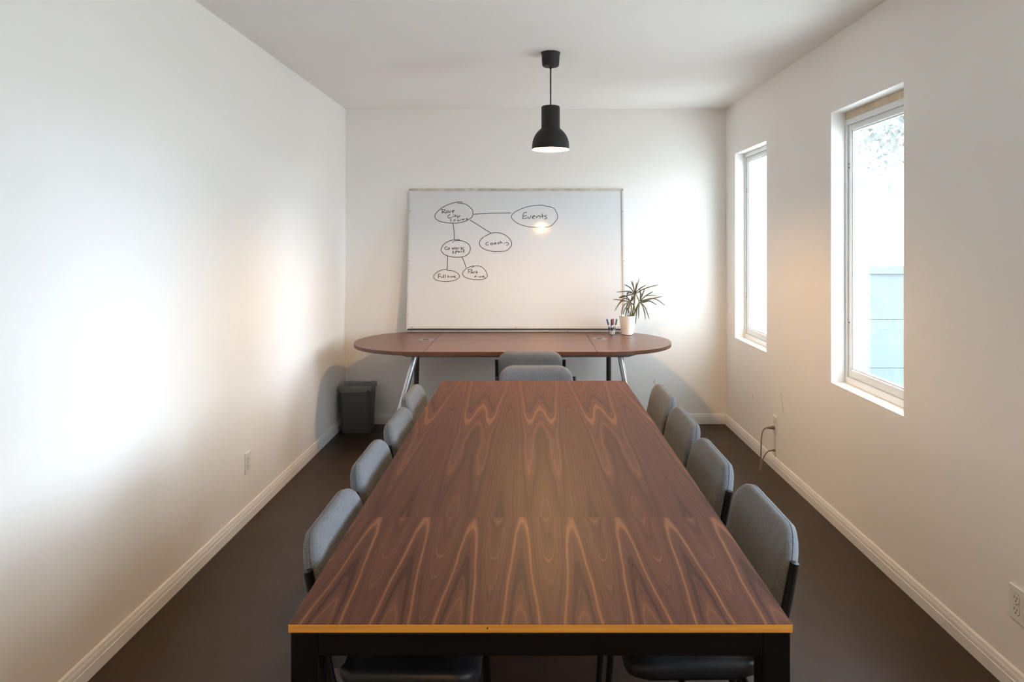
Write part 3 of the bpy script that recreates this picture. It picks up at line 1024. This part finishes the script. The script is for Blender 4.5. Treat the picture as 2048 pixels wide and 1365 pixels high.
ink('marker_word', 5, [[(1265, 235), (1265, 355)], [(1250, 245), (1330, 230), (1385, 250), (1340, 290), (1270, 305)], [(1390, 310), (1345, 340), (1360, 365), (1400, 335), (1390, 310)], [(1395, 315), (1420, 355)],
                       [(1440, 360), (1450, 310), (1475, 315)], [(1530, 275), (1535, 385)], [(1495, 335), (1565, 330)]], 0.005)
ink('marker_word', 5, [[(1495, 430), (1490, 500)], [(1460, 468), (1530, 462)], [(1585, 465), (1575, 490)], [(1620, 500), (1640, 465), (1655, 495), (1690, 465), (1705, 490)],
                       [(1735, 480), (1780, 455), (1745, 455), (1735, 490), (1820, 515)]], 0.0045)


# ------------------------------------------------------------------ pendant lamps
def pendant(x, y, label):
    o = thing('pendant_lamp', label, 'lamp', (x, y, ZC), 0, 'black pendant lamps')
    z = lambda a: a - ZC
    MB().lathe([(0.0001, 0), (0.057, 0), (0.0575, -0.004), (0.054, -0.008), (0.050, -0.070), (0.046, -0.079), (0.010, -0.082), (0.0001, -0.082)], 48).build('canopy', M['lamp_black'], o, smooth=True)
    MB().lathe([(0.0085, -0.080), (0.0085, -0.088), (0.005, -0.098), (0.0001, -0.098)], 20).build('cord_grip', M['lamp_black'], o, smooth=True)
    zt, zb = z(2.316), z(2.062)
    MB().tube([(0, 0, -0.09), (0, 0, zt - 0.002)], 0.0042, 10).build('cord', M['lamp_black'], o, smooth=True)
    outer = [(0.0001, zt), (0.050, zt), (0.0535, zt - 0.003), (0.0545, zt - 0.008), (0.0545, zt - 0.122), (0.056, zt - 0.130), (0.064, zt - 0.138), (0.078, zt - 0.151), (0.092, zt - 0.170), (0.101, zt - 0.190), (0.107, zt - 0.212), (0.1095, zt - 0.235), (0.110, zb)]
    inner = [(0.1083, zb), (0.1075, zt - 0.232), (0.105, zt - 0.212), (0.099, zt - 0.192), (0.090, zt - 0.173), (0.076, zt - 0.154), (0.062, zt - 0.142), (0.053, zt - 0.132), (0.051, zt - 0.12), (0.0001, zt - 0.118)]
    MB().lathe(outer, 64).build('shade', M['lamp_black'], o, smooth=True)
    MB().lathe([(0.110, zb)] + inner, 64).build('shade_lining', M['lamp_white'], o, smooth=True)
    zb0 = zt - 0.168
    MB().lathe([(0.0001, zb0 - 0.03)] + [(0.030 * math.sin(R(a)), zb0 - 0.03 * math.cos(R(a))) for a in range(12, 150, 12)] + [(0.013, zb0 + 0.035), (0.013, zb0 + 0.040), (0.0001, zb0 + 0.040)], 24).build('bulb', M['bulb'], o, smooth=True)
    d = bpy.data.lights.new('bulb_light', 'POINT')
    d.energy = LAMP_W[0 if y > 2 else 1]
    d.color = LAMP_COL
    d.shadow_soft_size = 0.031
    lo = bpy.data.objects.new('bulb_light', d)
    lo.location = (0, 0, zb0 - 0.037)
    lo.parent = o
    col.objects.link(lo)


pendant(0.121, 4.01, 'black metal pendant lamp hanging in front of the whiteboard')
pendant(0.121, -0.45, 'black metal pendant lamp behind the camera over the near floor')

# ------------------------------------------------------------------ waste bin
BIN_S = 0.95
wb = thing('waste_bin', 'dark grey rectangular waste bin with plastic liner in the corner', 'bin', (-1.374, 5.495, 0))


def brings(spec, n=6):
    return [[(a, b, z) for a, b in rrect(w, d, r, n)] for w, d, r, z in spec]


MB().loft(brings([(0.10, 0.07, 0.03, 0.0), (0.230, 0.178, 0.03, 0.0), (0.240, 0.188, 0.035, 0.006), (0.268, 0.218, 0.045, 0.345), (0.276, 0.226, 0.047, 0.347), (0.280, 0.230, 0.048, 0.368), (0.274, 0.224, 0.047, 0.372), (0.262, 0.212, 0.043, 0.366), (0.232, 0.180, 0.034, 0.010), (0.10, 0.07, 0.03, 0.008)])).build('body', M['bin'], wb, smooth=True)
mb = MB()
rl = random.Random(5)
prof = [(-0.060, 0.16), (-0.034, 0.27), (-0.022, 0.345), (-0.010, 0.373), (0.001, 0.379), (0.005, 0.374), (0.0055, 0.358), (0.006, 0.338)]
base = rrect(0.278, 0.228, 0.048, 10)
rings = []
for j, (off, z) in enumerate(prof):
    ring_ = []
    for i, (a, b) in enumerate(base):
        l = math.hypot(a, b)
        amp = (0.004 if j < 4 else 0.0015)
        wv = amp * math.sin(i * 1.7 + j * 0.9) + amp * 0.7 * math.sin(i * 3.1 + 1.3)
        zz = z + (0.010 * math.sin(i * 0.55 + 0.8) + 0.006 * math.sin(i * 1.3) if j == len(prof) - 1 else 0) + (0.003 * math.sin(i * 2.3) if j in (2, 3, 4) else 0)
        ring_.append((a * (1 + (off + max(wv, -0.001)) / l), b * (1 + (off + max(wv, -0.001)) / l), zz))
    rings.append(ring_)
MB().loft(rings, False, False).build('liner', M['liner'], wb, smooth=True)['label'] = 'thin plastic liner folded over the rim'


wb.scale = (BIN_S, BIN_S, 1.0)
wb.location.x = -1.384

# ------------------------------------------------------------------ wall outlets
def outlet(x, y, z, side, label, group='white wall outlets'):
    """side: +1 faces +x (on the left wall), -1 faces -x"""
    o = thing('wall_outlet', label, 'outlet', (x, y, z), 0, group)
    o.rotation_euler = (0, 0, R(90) if side > 0 else R(-90))
    # local: plate in XZ, faces -y
    pts = rrect(0.072, 0.116, 0.004, 3)
    pl = MB().loft([[(a, -0.0002, b) for a, b in pts], [(a, -0.0035, b) for a, b in pts], [(a * 0.95, -0.006, b * 0.97) for a, b in pts]])
    pl.build('plate', M['plate'], o)
    for s in (-1, 1):
        cz = s * 0.0195
        pp = []
        for k in range(24):
            a = 2 * PI * k / 24
            pp.append((max(-0.0145, min(0.0145, 0.0172 * math.cos(a))), cz + max(-0.0165, min(0.0165, 0.0172 * math.sin(a)))))
        rec = MB().loft([[(a, -0.0058, b) for a, b in pp], [(a, -0.0078, b) for a, b in pp]]).build('receptacle', M['plate'], o)
        MB().box(-0.0075, -0.0052, -0.0083, -0.0076, cz - 0.001, cz + 0.008).build('slot', M['slot'], rec)
        MB().box(0.0052, 0.0075, -0.0083, -0.0076, cz - 0.001, cz + 0.0065).build('slot', M['slot'], rec)
        gp = [(0.0027 * math.cos(2 * PI * k / 10), cz - 0.0085 + 0.0027 * math.sin(2 * PI * k / 10)) for k in range(10)]
        MB().loft([[(a, -0.0076, b) for a, b in gp], [(a, -0.0083, b) for a, b in gp]]).build('slot', M['slot'], rec)
        # raised grey ring around each receptacle, the gap's shadow put into its colour
        gq = [(a * 1.10, cz + (b - cz) * 1.10) for a, b in pp]
        MB().loft([[(a, -0.0055, b) for a, b in gq], [(a, -0.0062, b) for a, b in gq]]).build('groove_shade', M['screw_light'], o)
    sc = [(0.003 * math.cos(2 * PI * k / 10), 0.003 * math.sin(2 * PI * k / 10)) for k in range(10)]
    MB().loft([[(a, -0.0058, b) for a, b in sc], [(a, -0.0068, b) for a, b in sc]]).build('screw', M['screw_light'], o)
    return o


outlet(XL, 3.720, 0.316, 1, 'white duplex wall outlet on the blank bright wall')
outlet(XR, 2.290, 0.303, -1, 'white duplex wall outlet nearest the camera below the windows')
outlet(XR, 4.551, 0.300, -1, 'white wall outlet below the windows with a grey cable plugged in')

cord = thing('power_cord', 'grey brown cable looping from the wall outlet to the floor', 'cable', (XR, 4.551, 0.0))
MB().tube([(-0.0086, 0, 0.281), (-0.020, 0, 0.281), (-0.032, -0.002, 0.280), (-0.048, -0.004, 0.281), (-0.064, -0.006, 0.281)], [0.013, 0.013, 0.009, 0.0075, 0.005], 12).build('plug', M['cord'], cord, smooth=True)
MB().tube(catmull([(-0.060, -0.006, 0.281), (-0.082, -0.01, 0.270), (-0.098, -0.018, 0.235), (-0.106, -0.03, 0.17), (-0.112, -0.04, 0.09), (-0.120, -0.05, 0.040), (-0.128, -0.055, 0.012), (-0.118, -0.05, 0.010), (-0.100, -0.03, 0.055), (-0.080, -0.01, 0.090), (-0.055, 0.0, 0.118), (-0.030, 0.0, 0.128), (-0.016, 0.0, 0.129)], 5), 0.0042, 10).build('cable', M['cord'], cord, smooth=True)
MB().tube([(-0.018, 0, 0.129), (-0.004, 0, 0.129)], [0.0065, 0.009], 12).build('connector', M['cord'], cord, smooth=True)
MB().box(XR - 0.0036, XR - 0.0002, 4.546, 4.556, 0.0845, 0.240).build('cable_raceway', M['plate'], bevel=0.001)
tag(bpy.data.objects['cable_raceway'], 'thin white raceway strip between the corded outlet and the baseboard', 'raceway')

# ------------------------------------------------------------------ plant
plx, ply = 0.772, 5.415
plant = thing('potted_dracaena', 'spiky green dracaena in a white ribbed pot on the oval table', 'plant', (plx, ply, OZ + 0.001))
pr = []
for i in range(0, 41):
    t = i / 40
    z = 0.004 + t * 0.142
    r = 0.047 + 0.020 * t + 0.0011 * math.cos(t * 2 * PI * 11)
    pr.append((r, z))
prof = [(0.0001, 0.0), (0.043, 0.0)] + pr + [(0.0675, 0.149), (0.064, 0.149), (0.062, 0.140), (0.060, 0.120), (0.0001, 0.120)]
MB().lathe(prof, 48).build('pot', M['pot'], plant, smooth=True)
MB().lathe([(0.0001, 0.136), (0.03, 0.137), (0.0605, 0.133), (0.0595, 0.122), (0.0001, 0.122)], 24).build('soil', M['soil'], plant, smooth=True)
Q = 0.000435


def pp(c, y=0.0):
    return Vector(((c[0] - 570) * Q, y, (1170 - c[1]) * Q))


for a, m_, b, r0 in (((650, 850), (690, 660), (715, 440), 0.006), ((670, 850), (730, 700), (790, 570), 0.0065), ((620, 850), (640, 700), (622, 560), 0.005)):
    yy = {715: 0.012, 790: -0.018, 622: -0.022}[b[0]]
    MB().tube(catmull([pp(a), pp(m_, yy * 0.6), pp(b, yy)], 5), r0, 8).build('stem', M['stem'], plant, smooth=True)
rp = random.Random(11)


def leaf(a, m_, b, y0, y1, w=0.0075, red=False):
    A, B_ = pp(a, y0), pp(b, y1)
    C_ = pp(m_, (y0 + y1) / 2)
    P = catmull([A, C_, B_], 5)
    n = len(P)
    V, F = [], []
    for i, p in enumerate(P):
        t = i / (n - 1)
        tg = (P[min(n - 1, i + 1)] - P[max(0, i - 1)]).normalized()
        side = tg.cross(Vector((rp.uniform(-.02, .02) + 0.15, -1, 0.25))).normalized()
        ww = w * 0.5 * (0.55 + 1.2 * t) * (1 - t) ** 0.55 if t < 1 else 0.0003
        ww = max(ww, 0.0003)
        nn = side.cross(tg).normalized()
        V += [p - side * ww, p + nn * ww * 0.35, p + side * ww, p - nn * 0.0006]
    for i in range(n - 1):
        o = i * 4
        for k in range(4):
            F.append((o + k, o + (k + 1) % 4, o + 4 + (k + 1) % 4, o + 4 + k))
    F += [(3, 2, 1, 0), tuple((n - 1) * 4 + k for k in range(4))]
    MB().add(V, F).build('leaf', M['leaf_red' if red else 'leaf'], plant, smooth=True)


LV = [((715, 430), (680, 310), (638, 190)), ((715, 430), (700, 320), (680, 200)), ((715, 430), (716, 310), (715, 205)), ((715, 440), (755, 300), (803, 155)),
      ((710, 430), (640, 330), (530, 268)), ((720, 420), (800, 330), (905, 265)), ((730, 430), (890, 330), (1130, 258)), ((705, 430), (600, 385), (345, 397)),
      ((705, 440), (590, 460), (430, 520)), ((700, 440), (590, 400), (565, 560)), ((715, 440), (690, 480), (640, 560)),
      ((790, 560), (830, 440), (878, 325)), ((795, 560), (808, 430), (800, 320)), ((800, 560), (900, 470), (1055, 385)), ((800, 565), (1000, 520), (1205, 475)),
      ((800, 550), (920, 468), (1130, 468)), ((800, 560), (1040, 510), (1240, 640)), ((805, 580), (890, 690), (955, 890)), ((800, 580), (850, 690), (878, 895)),
      ((785, 590), (772, 720), (770, 895)), ((790, 560), (830, 470), (860, 420)), ((780, 570), (740, 480), (700, 420)), ((790, 580), (880, 580), (990, 550)),
      ((795, 585), (860, 680), (905, 800)), ((780, 590), (735, 740), (715, 985)), ((790, 590), (960, 560), (1120, 640)),
      ((620, 585), (480, 550), (308, 537)), ((620, 570), (500, 510), (372, 660)), ((620, 560), (530, 470), (420, 520)), ((610, 570), (480, 640), (430, 840)),
      ((615, 585), (520, 690), (470, 800)), ((615, 590), (560, 720), (530, 845)), ((625, 560), (640, 480), (630, 430)), ((630, 560), (690, 480), (760, 380)),
      ((620, 575), (560, 620), (545, 760)), ((615, 570), (450, 570), (330, 740)), ((625, 580), (660, 520), (690, 470)), ((620, 590), (600, 700), (590, 830)),
      ((620, 590), (575, 680), (600, 800)), ((630, 590), (680, 640), (690, 760)), ((715, 440), (790, 400), (850, 480)), ((715, 440), (640, 420), (560, 440))]
for i, (a, m_, b) in enumerate(LV):
    y0 = 0.012 if a[1] < 500 else (-0.018 if a[0] > 700 else -0.022)
    leaf(a, m_, b, y0, y0 + rp.uniform(-0.085, 0.075), rp.uniform(0.0095, 0.0135), red=(i % 3 == 2))

# ------------------------------------------------------------------ pen cup and markers
cpx, cpy = 0.645, 5.375
cup = MB().lathe([(0.0001, 0.0), (0.024, 0.0), (0.0285, 0.003), (0.0325, 0.075), (0.0312, 0.075), (0.0272, 0.007), (0.0001, 0.006)], 32).build('pen_cup', M['cup_glass'], smooth=True)
cup.location = (cpx, cpy, OZ)
tag(cup, 'clear glass cup holding board markers beside the plant pot', 'cup')


def marker(dx, dy, tx, ty, ln, capm, label, r=0.0065):
    o = thing('board_marker', label, 'marker', (cpx + dx, cpy + dy, OZ + 0.0085), 0, 'markers in the clear cup')
    d = Vector((tx, ty, 1)).normalized()
    o.rotation_euler = d.to_track_quat('Z', 'Y').to_euler()
    MB().lathe([(0.0001, 0), (r, 0), (r, ln - 0.048), (0.0001, ln - 0.048)], 16).build('barrel', M['marker_white'], o, smooth=True)
    MB().lathe([(0.0001, ln - 0.047), (r * 1.12, ln - 0.047), (r * 1.02, ln - 0.003), (r * 0.8, ln), (0.0001, ln)], 16).build('cap', capm, o, smooth=True)
    MB().lathe([(r * 1.03, ln * 0.25), (r * 1.03, ln * 0.45)], 16).build('print_band', capm, o, smooth=True)


marker(-0.0075, 0.002, -0.27, 0.02, 0.122, M['cap_blue'], 'blue capped board marker leaning in the clear cup')
marker(-0.001, -0.012, -0.02, -0.10, 0.120, M['cap_maroon'], 'thick dark capped board marker upright in the clear cup', 0.0085)
marker(0.010, 0.010, 0.02, 0.10, 0.118, M['cap_red'], 'red capped board marker in the clear cup')
marker(0.0145, -0.003, 0.20, -0.02, 0.121, M['cap_green'], 'green capped board marker leaning in the clear cup', 0.0058)
